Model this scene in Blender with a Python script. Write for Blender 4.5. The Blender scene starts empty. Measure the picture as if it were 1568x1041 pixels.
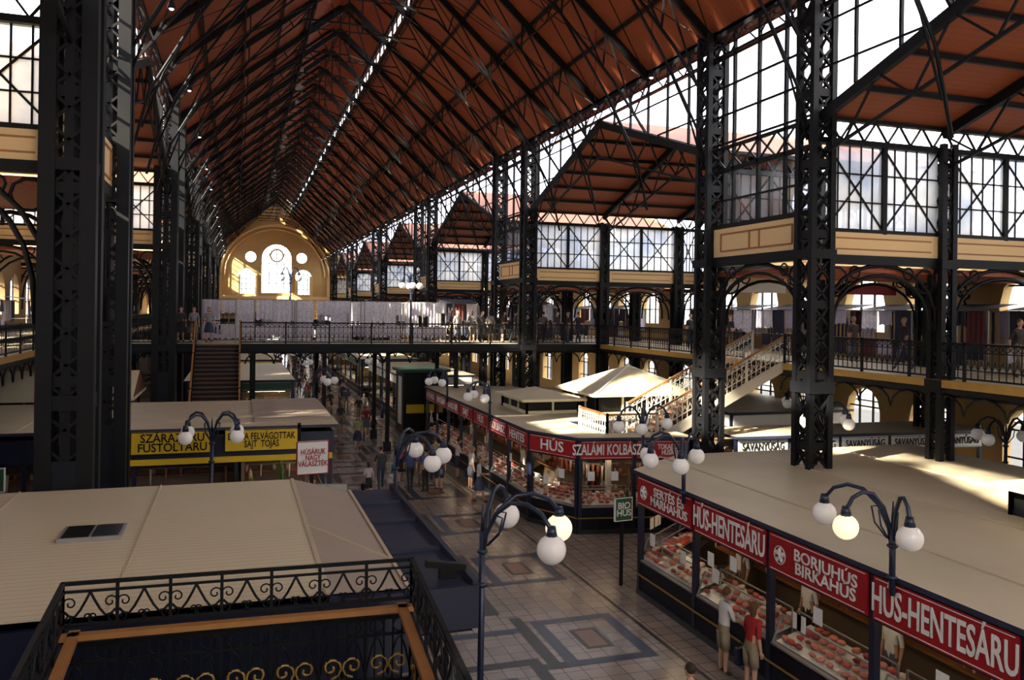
import bpy, math, random
from mathutils import Vector, Matrix
random.seed(7)
S=bpy.context.scene
COL=S.collection
pi=math.pi
# ---------------------------------------------------------------- materials
MATS={}
def nodes(name):
    m=bpy.data.materials.new(name); m.use_nodes=True
    nt=m.node_tree; b=nt.nodes['Principled BSDF']
    MATS[name]=m
    return m,nt,b
def mat(name,col,rough=.6,metal=0,var=.15,scale=3,emit=None,es=0,bump=0,bscale=30,spec=.5):
    m,nt,b=nodes(name)
    tc=nt.nodes.new('ShaderNodeTexCoord')
    n=nt.nodes.new('ShaderNodeTexNoise'); n.inputs['Scale'].default_value=scale; n.inputs['Detail'].default_value=4
    nt.links.new(tc.outputs['Object'],n.inputs['Vector'])
    mx=nt.nodes.new('ShaderNodeMix'); mx.data_type='RGBA'
    mx.inputs[6].default_value=tuple(c*(1-var) for c in col)+(1,)
    mx.inputs[7].default_value=tuple(min(1,c*(1+var)) for c in col)+(1,)
    nt.links.new(n.outputs[0],mx.inputs[0]); nt.links.new(mx.outputs[2],b.inputs['Base Color'])
    b.inputs['Roughness'].default_value=rough; b.inputs['Metallic'].default_value=metal
    b.inputs['Specular IOR Level'].default_value=spec
    if emit:
        b.inputs['Emission Color'].default_value=tuple(emit)+(1,); b.inputs['Emission Strength'].default_value=es
    if bump:
        n2=nt.nodes.new('ShaderNodeTexNoise'); n2.inputs['Scale'].default_value=bscale
        nt.links.new(tc.outputs['Object'],n2.inputs['Vector'])
        bp=nt.nodes.new('ShaderNodeBump'); bp.inputs['Strength'].default_value=bump; bp.inputs['Distance'].default_value=.02
        nt.links.new(n2.outputs[0],bp.inputs['Height']); nt.links.new(bp.outputs[0],b.inputs['Normal'])
    return m
def wavemat(name,c1,c2,axis,scale,rough=.6,dist=.03,strength=.6,prof='SAW'):
    m,nt,b=nodes(name)
    tc=nt.nodes.new('ShaderNodeTexCoord')
    w=nt.nodes.new('ShaderNodeTexWave'); w.bands_direction=axis; w.wave_profile=prof
    w.inputs['Scale'].default_value=scale; w.inputs['Distortion'].default_value=0
    nt.links.new(tc.outputs['Object'],w.inputs['Vector'])
    n=nt.nodes.new('ShaderNodeTexNoise'); n.inputs['Scale'].default_value=.8; n.inputs['Detail'].default_value=6
    nt.links.new(tc.outputs['Object'],n.inputs['Vector'])
    mx=nt.nodes.new('ShaderNodeMix'); mx.data_type='RGBA'
    mx.inputs[6].default_value=tuple(c1)+(1,); mx.inputs[7].default_value=tuple(c2)+(1,)
    nt.links.new(n.outputs[0],mx.inputs[0])
    r=nt.nodes.new('ShaderNodeValToRGB'); r.color_ramp.elements[0].color=(.55,.55,.55,1); r.color_ramp.elements[1].position=.15
    nt.links.new(w.outputs['Fac'],r.inputs[0])
    mu=nt.nodes.new('ShaderNodeMix'); mu.data_type='RGBA'; mu.blend_type='MULTIPLY'; mu.inputs[0].default_value=1
    nt.links.new(mx.outputs[2],mu.inputs[6]); nt.links.new(r.outputs[0],mu.inputs[7])
    nt.links.new(mu.outputs[2],b.inputs['Base Color'])
    bp=nt.nodes.new('ShaderNodeBump'); bp.inputs['Strength'].default_value=strength; bp.inputs['Distance'].default_value=dist
    nt.links.new(w.outputs['Fac'],bp.inputs['Height']); nt.links.new(bp.outputs[0],b.inputs['Normal'])
    b.inputs['Roughness'].default_value=rough
    return m
mat('steel',(.0050,.0056,.0072),.55,0,.25,1.5,spec=.22)
mat('steel_blue',(.007,.009,.017),.5,0,.25,1.5,spec=.25)
mat('lamp_blue',(.010,.018,.045),.35,0,.2,1.5)
mat('steel_grey',(.30,.29,.28),.5,.2,.2,3)
mat('stair_white',(.60,.56,.48),.5,0,.1,3)
mat('cream',(.80,.56,.28),.7,0,.08,.6)
mat('cream_line',(.36,.15,.06),.7,0,.1)
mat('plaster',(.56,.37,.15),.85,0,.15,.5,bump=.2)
mat('plaster_shaded',(.22,.14,.065),.85,0,.15,.5)  # same plaster for the left wall, with the aisle's shade put into the colour
wavemat('planks',(.31,.072,.022),(.20,.044,.014),'Y',1.6,.65,.02,.4)
wavemat('planks_x',(.34,.072,.026),(.25,.05,.020),'X',1.6,.6,.02,.4)
wavemat('roof_rib',(.64,.55,.39),(.56,.48,.34),'Y',1.9,.55,.03,.5)
wavemat('roof_rib_x',(.58,.51,.36),(.49,.43,.30),'X',1.9,.55,.03,.5)
mat('roof_plain',(.52,.44,.31),.55,0,.18,.7)
mat('roof_pink',(.36,.285,.23),.6,0,.15,.8)
mat('roof_white',(.66,.58,.40),.5,0,.1,.8)
mat('navy',(.008,.012,.034),.4,0,.2,2)
mat('gutter',(.020,.026,.055),.5,0,.3,2)
mat('red',(.36,.008,.014),.38,0,.12,1)
mat('yellow',(.80,.52,.015),.45,0,.08,1)
mat('green',(.02,.09,.045),.5,0,.1,1)
mat('white',(.80,.79,.75),.5,0,.06,2)
mat('black',(.007,.007,.007),.5,0,.2,2,spec=.2)
mat('wood',(.36,.16,.05),.4,0,.25,5)
mat('wood_step',(.13,.05,.024),.6,0,.25,4)
mat('gold',(.42,.25,.06),.45,.3,.2,4)
mat('tray',(.70,.70,.68),.3,.1,.08,4)
mat('meat1',(.52,.08,.055),.35,0,.4,18)
mat('meat2',(.60,.21,.15),.4,0,.4,18)
mat('meat3',(.25,.04,.025),.45,0,.4,12)
mat('fat',(.80,.62,.50),.4,0,.2,12)
mat('veg_g',(.10,.28,.04),.5,0,.4,14)
mat('veg_y',(.75,.50,.06),.5,0,.3,14)
mat('veg_r',(.60,.06,.03),.4,0,.3,14)
mat('shopwall',(.20,.14,.085),.6,0,.2,2)
mat('tile_dark',(.022,.024,.032),.3,0,.2,3)
mat('tile_blue',(.024,.042,.095),.28,0,.25,3)
mat('tile_red',(.24,.12,.095),.3,0,.25,3)
mat('skin',(.55,.31,.21),.55,0,.1,6)
mat('shoe',(.03,.025,.02),.5,0,.2,6)
mat('lip',(.40,.10,.09),.5,0,.1,6)
mat('globe',(.82,.77,.74),.22,0,.03,2,(1,.95,.9),.06)
mat('globe_lit',(.9,.88,.7),.25,0,.03,2,(1,.88,.55),.9)
mat('tube_light',(.9,.9,.9),.4,0,0,2,(1,.76,.46),9)
mat('bulb',(.9,.9,.9),.4,0,0,2,(1,.95,.85),2.5)
mat('ext1',(.20,.225,.28),.9,0,.2,.15)
mat('ext2',(.12,.13,.165),.9,0,.2,.15)
mat('asphalt',(.12,.12,.12),.9,0,.2,.5)
mat('cloth_l',(.50,.46,.58),.8,0,.25,7,bump=.5,bscale=14)
mat('cloth_r',(.12,.03,.03),.8,0,.3,7)
mat('cloth_b',(.03,.034,.06),.8,0,.3,7)
# lace cloth: translucent
m,nt,b=nodes('cloth_w')
b.inputs['Base Color'].default_value=(.88,.86,.9,1); b.inputs['Roughness'].default_value=.85
tl=nt.nodes.new('ShaderNodeBsdfTranslucent')
tc=nt.nodes.new('ShaderNodeTexCoord'); vo=nt.nodes.new('ShaderNodeTexVoronoi'); vo.inputs['Scale'].default_value=9
nt.links.new(tc.outputs['Object'],vo.inputs['Vector'])
r=nt.nodes.new('ShaderNodeValToRGB'); r.color_ramp.elements[0].color=(.95,.93,.97,1); r.color_ramp.elements[1].color=(.62,.58,.70,1)
nt.links.new(vo.outputs['Distance'],r.inputs[0]); nt.links.new(r.outputs[0],tl.inputs[0]); nt.links.new(r.outputs[0],b.inputs['Base Color'])
ms=nt.nodes.new('ShaderNodeMixShader'); ms.inputs[0].default_value=.5
nt.links.new(b.outputs[0],ms.inputs[1]); nt.links.new(tl.outputs[0],ms.inputs[2]); nt.links.new(ms.outputs[0],nt.nodes['Material Output'].inputs[0])
def objcol(name,usecol):
    m,nt,b=nodes(name)
    oi=nt.nodes.new('ShaderNodeObjectInfo')
    if usecol: nt.links.new(oi.outputs['Color'],b.inputs['Base Color'])
    else:
        r=nt.nodes.new('ShaderNodeValToRGB'); e=r.color_ramp
        cs=usecol_sets[name]; e.interpolation='CONSTANT'
        e.elements[0].color=cs[0]+(1,); e.elements[1].color=cs[1]+(1,); e.elements[1].position=.3
        for i,c in enumerate(cs[2:]):
            k=e.elements.new(.5+.25*i); k.color=c+(1,)
        nt.links.new(oi.outputs['Random'],r.inputs[0]); nt.links.new(r.outputs[0],b.inputs['Base Color'])
    b.inputs['Roughness'].default_value=.8
usecol_sets={'trousers':[(.03,.04,.08),(.25,.2,.13),(.02,.02,.02),(.12,.13,.18)],'hair':[(.03,.018,.01),(.10,.05,.02),(.015,.012,.01),(.3,.22,.14)]}
objcol('shirt',True); objcol('trousers',False); objcol('hair',False)
# glass
def glassmat(name,c1,c2,scale,frost=0):
    m,nt,b=nodes(name); nt.nodes.remove(b)
    out=nt.nodes['Material Output']
    tc=nt.nodes.new('ShaderNodeTexCoord'); n=nt.nodes.new('ShaderNodeTexNoise'); n.inputs['Scale'].default_value=scale; n.inputs['Detail'].default_value=5
    nt.links.new(tc.outputs['Object'],n.inputs['Vector'])
    rr=nt.nodes.new('ShaderNodeMapRange'); rr.inputs[1].default_value=.32; rr.inputs[2].default_value=.62
    nt.links.new(n.outputs[0],rr.inputs[0])
    mx=nt.nodes.new('ShaderNodeMix'); mx.data_type='RGBA'; mx.inputs[6].default_value=c1+(1,); mx.inputs[7].default_value=c2+(1,)
    nt.links.new(rr.outputs[0],mx.inputs[0])
    t=nt.nodes.new('ShaderNodeBsdfTransparent'); nt.links.new(mx.outputs[2],t.inputs[0])
    g=nt.nodes.new('ShaderNodeBsdfGlossy'); g.inputs['Roughness'].default_value=.1
    src=t.outputs[0]
    if frost:
        tl=nt.nodes.new('ShaderNodeBsdfTranslucent'); nt.links.new(mx.outputs[2],tl.inputs[0])
        m2=nt.nodes.new('ShaderNodeMixShader'); m2.inputs[0].default_value=frost
        nt.links.new(t.outputs[0],m2.inputs[1]); nt.links.new(tl.outputs[0],m2.inputs[2]); src=m2.outputs[0]
    ms=nt.nodes.new('ShaderNodeMixShader'); ms.inputs[0].default_value=.05
    nt.links.new(src,ms.inputs[1]); nt.links.new(g.outputs[0],ms.inputs[2]); nt.links.new(ms.outputs[0],out.inputs[0])
glassmat('glass',(.70,.76,.88),(.94,.96,.98),.35)
glassmat('glass_frost',(.42,.50,.70),(.86,.90,.98),.6,.6)
glassmat('caseglass',(.9,.93,.93),(.96,.97,.97),1)
# floor
m,nt,b=nodes('floor_tiles')
tc=nt.nodes.new('ShaderNodeTexCoord')
br=nt.nodes.new('ShaderNodeTexBrick'); br.offset=0; br.inputs['Scale'].default_value=1
br.inputs['Brick Width'].default_value=.4; br.inputs['Row Height'].default_value=.4; br.inputs['Mortar Size'].default_value=.010
br.inputs['Color1'].default_value=(.42,.34,.30,1); br.inputs['Color2'].default_value=(.33,.275,.25,1); br.inputs['Mortar'].default_value=(.09,.075,.07,1)
nt.links.new(tc.outputs['Object'],br.inputs['Vector'])
n=nt.nodes.new('ShaderNodeTexNoise'); n.inputs['Scale'].default_value=.5; n.inputs['Detail'].default_value=6
nt.links.new(tc.outputs['Object'],n.inputs['Vector'])
r=nt.nodes.new('ShaderNodeValToRGB'); r.color_ramp.elements[0].color=(.62,.60,.60,1); r.color_ramp.elements[0].position=.3; r.color_ramp.elements[1].position=.7
nt.links.new(n.outputs[0],r.inputs[0])
mu=nt.nodes.new('ShaderNodeMix'); mu.data_type='RGBA'; mu.blend_type='MULTIPLY'; mu.inputs[0].default_value=1
nt.links.new(br.outputs['Color'],mu.inputs[6]); nt.links.new(r.outputs[0],mu.inputs[7]); nt.links.new(mu.outputs[2],b.inputs['Base Color'])
b.inputs['Roughness'].default_value=.22
# ---------------------------------------------------------------- mesh builder
class MB:
    def __init__(s): s.v=[];s.f=[];s.m=[];s.sm=[];s.slots=[]
    def mi(s,n):
        if n not in s.slots: s.slots.append(n)
        return s.slots.index(n)
    def add(s,vs,fs,m,smooth=False):
        o=len(s.v); s.v+= [tuple(p) for p in vs]; k=s.mi(m)
        for f in fs: s.f.append([o+i for i in f]); s.m.append(k); s.sm.append(smooth)
    def hexa(s,c,m):
        s.add(c,[(0,3,2,1),(4,5,6,7),(0,1,5,4),(1,2,6,5),(2,3,7,6),(3,0,4,7)],m)
    def box(s,x0,x1,y0,y1,z0,z1,m):
        s.hexa([(x0,y0,z0),(x1,y0,z0),(x1,y1,z0),(x0,y1,z0),(x0,y0,z1),(x1,y0,z1),(x1,y1,z1),(x0,y1,z1)],m)
    def beam(s,p,q,w,h,m,up=(0,0,1)):
        p=Vector(p);q=Vector(q);d=(q-p)
        if d.length<1e-5: return
        d.normalize();u=Vector(up)
        if abs(d.dot(u))>.98: u=Vector((0,1,0)) if abs(d.y)<.9 else Vector((1,0,0))
        a=d.cross(u).normalized()*w/2; b=a.cross(d).normalized()*h/2
        s.hexa([p-a-b,p+a-b,p+a+b,p-a+b,q-a-b,q+a-b,q+a+b,q-a+b],m)
    def poly(s,pts,m): s.add(pts,[tuple(range(len(pts)))],m)
    def prism(s,pts,z0,z1,ms,mt=None):
        n=len(pts)
        s.add([(x,y,z0) for x,y in pts]+[(x,y,z1) for x,y in pts],[(i,(i+1)%n,n+(i+1)%n,n+i) for i in range(n)]+[tuple(range(n-1,-1,-1))],ms)
        s.add([(x,y,z1) for x,y in pts],[tuple(range(n))],mt or ms)
    def tube(s,pts,r,m,n=6,closed=False,r2=None):
        pts=[Vector(p) for p in pts]; N=len(pts); vs=[];fs=[]
        for i,p in enumerate(pts):
            a=pts[i-1] if (i>0 or closed) else p; b=pts[(i+1)%N] if (i<N-1 or closed) else p
            d=(b-a).normalized(); u=Vector((0,0,1))
            if abs(d.z)>.95: u=Vector((0,1,0))
            if i and abs(d.dot(pu))<.95: u=pu
            e=d.cross(u).normalized(); g=e.cross(d).normalized(); pu=g
            rr=r if r2 is None else r+(r2-r)*i/(N-1)
            for k in range(n):
                t=2*pi*k/n; vs.append(p+e*rr*math.cos(t)+g*rr*math.sin(t))
        for i in range(N if closed else N-1):
            j=(i+1)%N
            for k in range(n): fs.append((i*n+k,i*n+(k+1)%n,j*n+(k+1)%n,j*n+k))
        if not closed: fs.append(tuple(range(n-1,-1,-1))); fs.append(tuple((N-1)*n+k for k in range(n)))
        s.add(vs,fs,m,True)
    def sph(s,c,r,m,seg=8,rings=5):
        if not hasattr(r,'__len__'): r=(r,r,r)
        vs=[(c[0],c[1],c[2]+r[2])];fs=[]
        for i in range(1,rings):
            t=pi*i/rings
            for k in range(seg):
                a=2*pi*k/seg; vs.append((c[0]+r[0]*math.sin(t)*math.cos(a),c[1]+r[1]*math.sin(t)*math.sin(a),c[2]+r[2]*math.cos(t)))
        vs.append((c[0],c[1],c[2]-r[2])); L=len(vs)-1
        for k in range(seg):
            fs.append((0,1+k,1+(k+1)%seg)); fs.append((L,L-seg+(k+1)%seg,L-seg+k))
        for i in range(rings-2):
            for k in range(seg):
                a=1+i*seg; fs.append((a+k,a+seg+k,a+seg+(k+1)%seg,a+(k+1)%seg))
        s.add(vs,fs,m,True)
    def mesh(s,name):
        me=bpy.data.meshes.new(name); me.from_pydata(s.v,[],s.f)
        for n in s.slots: me.materials.append(MATS[n])
        me.polygons.foreach_set('material_index',s.m); me.polygons.foreach_set('use_smooth',s.sm)
        me.update(); return me
    def obj(s,name,parent=None,loc=(0,0,0),rz=0):
        return inst(s.mesh(name),name,loc,rz,parent)
def inst(me,name,loc=(0,0,0),rz=0,parent=None,sc=1):
    o=bpy.data.objects.new(name,me); o.location=loc; o.rotation_euler=(0,0,rz); o.scale=(sc,sc,sc); COL.objects.link(o)
    if parent: o.parent=parent
    return o
def empty(name,loc=(0,0,0)):
    o=bpy.data.objects.new(name,None); o.location=loc; o.empty_display_size=.3; COL.objects.link(o); return o
def text(txt,loc,u,size,m,parent=None,name='lettering',sx=1):
    c=bpy.data.curves.new(name,'FONT'); c.body=txt; c.size=size; c.align_x='CENTER'; c.align_y='CENTER'; c.extrude=.006; c.offset=.014*size
    c.resolution_u=3; c.space_line=.8
    c.materials.append(MATS[m]); o=bpy.data.objects.new(name,c)
    u=Vector((u[0],u[1],0)).normalized(); z=Vector((0,0,1)); n=u.cross(z)
    M=Matrix((u*sx,z,n)).transposed().to_4x4(); M.translation=Vector(loc); o.matrix_world=M; COL.objects.link(o)
    if parent: o.parent=parent
    return o
def holed(name,outer,holes,th,mode,off,m):
    cu=bpy.data.curves.new(name,'CURVE'); cu.dimensions='2D'; cu.fill_mode='BOTH'; cu.extrude=th/2
    for pl in [outer]+holes:
        sp=cu.splines.new('POLY'); sp.points.add(len(pl)-1)
        for i,p in enumerate(pl): sp.points[i].co=(p[0],p[1],0,1)
        sp.use_cyclic_u=True
    t=bpy.data.objects.new('t',cu); COL.objects.link(t)
    dg=bpy.context.evaluated_depsgraph_get(); me=bpy.data.meshes.new_from_object(t.evaluated_get(dg))
    bpy.data.objects.remove(t)
    me.transform(Matrix(((1,0,0,0),(0,0,-1,off),(0,1,0,0),(0,0,0,1))) if mode=='Y' else Matrix(((0,0,1,off),(1,0,0,0),(0,1,0,0),(0,0,0,1))))
    me.materials.clear(); me.materials.append(MATS[m]); me.name=name
    return inst(me,name)
def archpts(c,w,z0,z1,n=10):
    r=w/2; zs=z1-r
    return [(c-r,z0),(c+r,z0)]+[(c+r*math.cos(pi*i/n),zs+r*math.sin(pi*i/n)) for i in range(n+1)]
# ---------------------------------------------------------------- dimensions
XL,XR,RX,ZL,ZR,ZT=-3.2,14.8,5.8,17.3,16.4,24.5
PAIRS=[(-4.5,.7),(18.8,24.0),(42.1,47.3),(65.4,70.6),(88.7,93.9),(112.,117.2),(135.3,138.8)]
Y0,Y1=-6.,139.
GZ=5.5
# floor
mb=MB(); mb.poly([(-15,Y0,0),(27,Y0,0),(27,Y1,0),(-15,Y1,0)],'floor_tiles'); mb.obj('floor')
mb=MB()
z=.004
def strip(x0,x1,y0,y1,m,z=z): mb.poly([(x0,y0,z),(x1,y0,z),(x1,y1,z),(x0,y1,z)],m)
def frame(x0,x1,y0,y1,t,m,z=z):
    strip(x0,x1,y0,y0+t,m,z); strip(x0,x1,y1-t,y1,m,z); strip(x0,x0+t,y0+t,y1-t,m,z); strip(x1-t,x1,y0+t,y1-t,m,z)
strip(9.0,9.09,6,125,'tile_dark'); strip(3.75,3.83,6,125,'tile_dark')
y=3.4
while y<124:
    frame(4.05,6.1,y,y+2.6,.28,'tile_dark'); strip(4.75,5.4,y+.75,y+1.85,'tile_red'); frame(4.75,5.4,y+.75,y+1.85,.1,'tile_blue',.006)
    frame(6.6,8.65,y+2.0,y+4.6,.28,'tile_blue'); strip(7.3,7.95,y+2.75,y+3.85,'tile_red'); frame(7.3,7.95,y+2.75,y+3.85,.1,'tile_dark',.006)
    strip(6.1,6.6,y+2.0,y+2.28,'tile_dark',.005); strip(6.2,6.48,y+2.28,y+4.9,'tile_dark',.005); strip(4.05,6.2,y+4.0,y+4.28,'tile_blue',.005)
    y+=5.2
mb.obj('floor_inlay')
# ---------------------------------------------------------------- nave roof
def zroof(x): return ZR+(XR-x)*(ZT-ZR)/(XR-RX) if x>RX else ZL+(x-XL)*(ZT-ZL)/(RX-XL)
mb=MB()
for (xa,xb) in ((XL-.3,RX-2.3),(RX+2.3,XR+.3)):
    za,zb=zroof(xa),zroof(xb)
    mb.poly([(xa,Y0,za),(xa,Y1,za),(xb,Y1,zb),(xb,Y0,zb)],'planks')
    mb.poly([(xa,Y0,za+.2),(xb,Y0,zb+.2),(xb,Y1,zb+.2),(xa,Y1,za+.2)],'planks')
for s in (-1,1):
    x=RX+s*2.7; mb.poly([(RX,Y0,25.9),(RX,Y1,25.9),(x,Y1,23.8),(x,Y0,23.8)],'planks')
mb.obj('ceiling')
FR=[]
for i,(a,b) in enumerate(PAIRS):
    FR+= [a,b]
    if i<len(PAIRS)-1:
        c=PAIRS[i+1][0]
        for k in (1,2,3): FR.append(b+(c-b)*k/4)
# roof trusses
def lattice(mb,A,B,n,w=.05,m='steel'):
    for k in range(n):
        t0,t1=k/n,(k+1)/n
        mb.beam(A(t0),B((t0+t1)/2),w,w,m); mb.beam(B((t0+t1)/2),A(t1),w,w,m)
mb=MB()
for s in (1,-1):
    xe,ze=(XR,ZR) if s>0 else (XL,ZL)
    top=lambda t,xe=xe,ze=ze:(xe+(RX-xe)*t,0,ze-.18+(ZT-ze)*t)
    low=[(xe,ze-2.4),(xe-s*1.5,ze-.4),(xe-s*3.6,ze+1.8),(xe-s*6.2,ze+4.2),(RX,ZT-3.0)]
    mb.beam(top(0),top(1),.12,.28,'steel')
    for a,b in zip(low,low[1:]):
        mb.beam((a[0],0,a[1]),(b[0],0,b[1]),.08,.08,'steel')
    def lowp(t):
        t=t*4; i=min(3,int(t)); f=t-i; a,b=low[i],low[i+1]; return (a[0]+(b[0]-a[0])*f,0,a[1]+(b[1]-a[1])*f)
    N=5
    for k in range(N):
        mb.beam(top(k/N),lowp((k+.5)/N),.055,.055,'steel'); mb.beam(lowp((k+.5)/N),top((k+1)/N),.055,.055,'steel')
    mb.tube([(xe,0,ze-5.2),(xe-s*.5,0,ze-3.2),(xe-s*1.6,0,ze-1.2),(xe-s*3.6,0,ze+1.8)],.05,'steel',5)
    mb.tube([(xe-s*.28,0,ze-4.4),(xe-s*.9,0,ze-2.6),(xe-s*1.9,0,ze-.7)],.035,'steel',5)
    mb.beam((xe-s*3.6,0,ze+1.8),(RX,0,ze+5.0),.03,.03,'steel')
mb.beam((RX-2.7,0,ZT-3.4),(RX+2.7,0,ZT-3.4),.05,.05,'steel')
mb.beam((RX,0,ZT-3.4),(RX,0,25.6),.07,.07,'steel')
for s in(-1,1): mb.beam((RX+s*2.35,0,22),(RX+s*2.5,0,23.8),.1,.1,'steel'); mb.beam((RX+s*2.6,0,23.7),(RX,0,25.8),.1,.15,'steel')
tm=mb.mesh('roof_truss')
for y in FR: inst(tm,'roof_truss',(0,y,0))
# purlins
mb=MB()
for xp,lat in ((XL+1.7,0),(XL+3.4,1),(XL+5.1,0),(RX-2.3,1),(RX+2.3,1),(XR-5.0,0),(XR-3.3,1),(XR-1.6,0),(XR-.1,1),(XL+.1,1)):
    zp=zroof(xp)-.12
    mb.beam((xp,Y0,zp),(xp,Y1,zp),.1,.13,'steel')
    if not lat: continue
    mb.beam((xp,Y0,zp-.5),(xp,Y1,zp-.5),.05,.05,'steel')
    n=90; dy=(Y1-Y0)/n
    for k in range(n):
        y=Y0+k*dy; mb.beam((xp,y,zp-.5),(xp,y+dy/2,zp),.03,.03,'steel'); mb.beam((xp,y+dy/2,zp),(xp,y+dy,zp-.5),.03,.03,'steel')
for s,xe,ze in ((1,XR,ZR),(-1,XL,ZL)):
    for a,b in zip(FR,FR[1:]):
        xi=RX+s*2.3; zi=zroof(xi)-.3
        mb.beam((xe,a,ze-.3),(xi,b,zi),.03,.03,'steel'); mb.beam((xe,b,ze-.3),(xi,a,zi),.03,.03,'steel')
mb.obj('roof_purlin')
mb=MB()
for s in(-1,1):
    x=RX+s*2.5
    for k in range(int((Y1-Y0)/1.45)): mb.box(x-.03,x+.03,Y0+k*1.45,Y0+k*1.45+(.28 if s>0 else 1.1),22.3,23.9,'steel')
    mb.box(x-.05,x+.05,Y0,Y1,23.65,23.9,'steel')
mb.obj('window_lantern_louvres')
# ---------------------------------------------------------------- columns
def column_mesh(w,H,name,cap,solid=0):
    mb=MB(); h=w/2; a0=.08+solid*.07
    for sx in(-1,1):
        for sy in(-1,1):
            mb.box(sx*h-a0,sx*h+a0,sy*h-a0,sy*h+a0,.0,H,'steel')
    if solid: mb.box(-.09,.09,-h,h,0,H,'steel')
    n=int(H/.62); dz=H/n
    for k in range(n):
        z0=k*dz;z1=z0+dz
        for f in range(4):
            a,b=[((-h,-h),(h,-h)),((h,-h),(h,h)),((h,h),(-h,h)),((-h,h),(-h,-h))][f]
            mb.beam((a[0],a[1],z0),(b[0],b[1],z1),.06,.06,'steel')
            mb.beam((b[0],b[1],z0),(a[0],a[1],z1),.06,.06,'steel')
            if k%3==0: mb.beam((a[0],a[1],z0),(b[0],b[1],z0),.04,.22,'steel')
    mb.box(-h-.15,h+.15,-h-.15,h+.15,0,.6,'steel_blue')
    if solid: mb.box(-h-.08,h+.08,-h-.08,h+.08,.6,4.2,'steel_blue')
    mb.box(-h-.11,h+.11,-h-.11,h+.11,cap-.25,cap,'steel'); mb.box(-h-.11,h+.11,-h-.11,h+.11,5.2,5.5,'steel')
    return mb.mesh(name)
cR=column_mesh(.60,ZR,'steel_column',9.05); cL=column_mesh(.74,ZL,'steel_column',10.2,1); cS=column_mesh(.38,12.2,'aisle_column',8.9)
for a,b in PAIRS:
    for y in (a,b):
        inst(cR,'steel_column',(XR,y,0)); inst(cL,'steel_column',(XL,y,0))
        for d in (4.4,9.0):
            inst(cS,'aisle_column',(XR+d,y,0)); inst(cS,'aisle_column',(XL-d,y,0))
# ---------------------------------------------------------------- nave side walls, transverse clerestories, aisle roofs
def ring(mb,c,d,r,t,m='steel',n=10):
    mb.tube([(c[0]+d[0]*r*math.cos(2*pi*k/n),c[1]+d[1]*r*math.cos(2*pi*k/n),c[2]+r*math.sin(2*pi*k/n)) for k in range(n)],t,m,4,True)
def archbeam(mb,p,q,z0,z1):
    p=Vector((p[0],p[1],0));q=Vector((q[0],q[1],0));L=(q-p).length;d=(q-p)/L
    P=lambda s,z:(p.x+d.x*s,p.y+d.y*s,z)
    n=12
    for inset in (0,.28):
        pts=[P(inset+(L-2*inset)*(1-math.cos(pi*k/n))/2,z0+(z1-inset-z0)*math.sin(pi*k/n)**.8) for k in range(n+1)]
        mb.tube(pts,.055,'steel',4)
    for sx in (.42,L-.42):
        ring(mb,P(sx,z1-.42),d,.33,.035)
        s2=1.0 if sx<1 else L-1.0
        ring(mb,P(s2,z1-.22),d,.17,.03)
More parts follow.
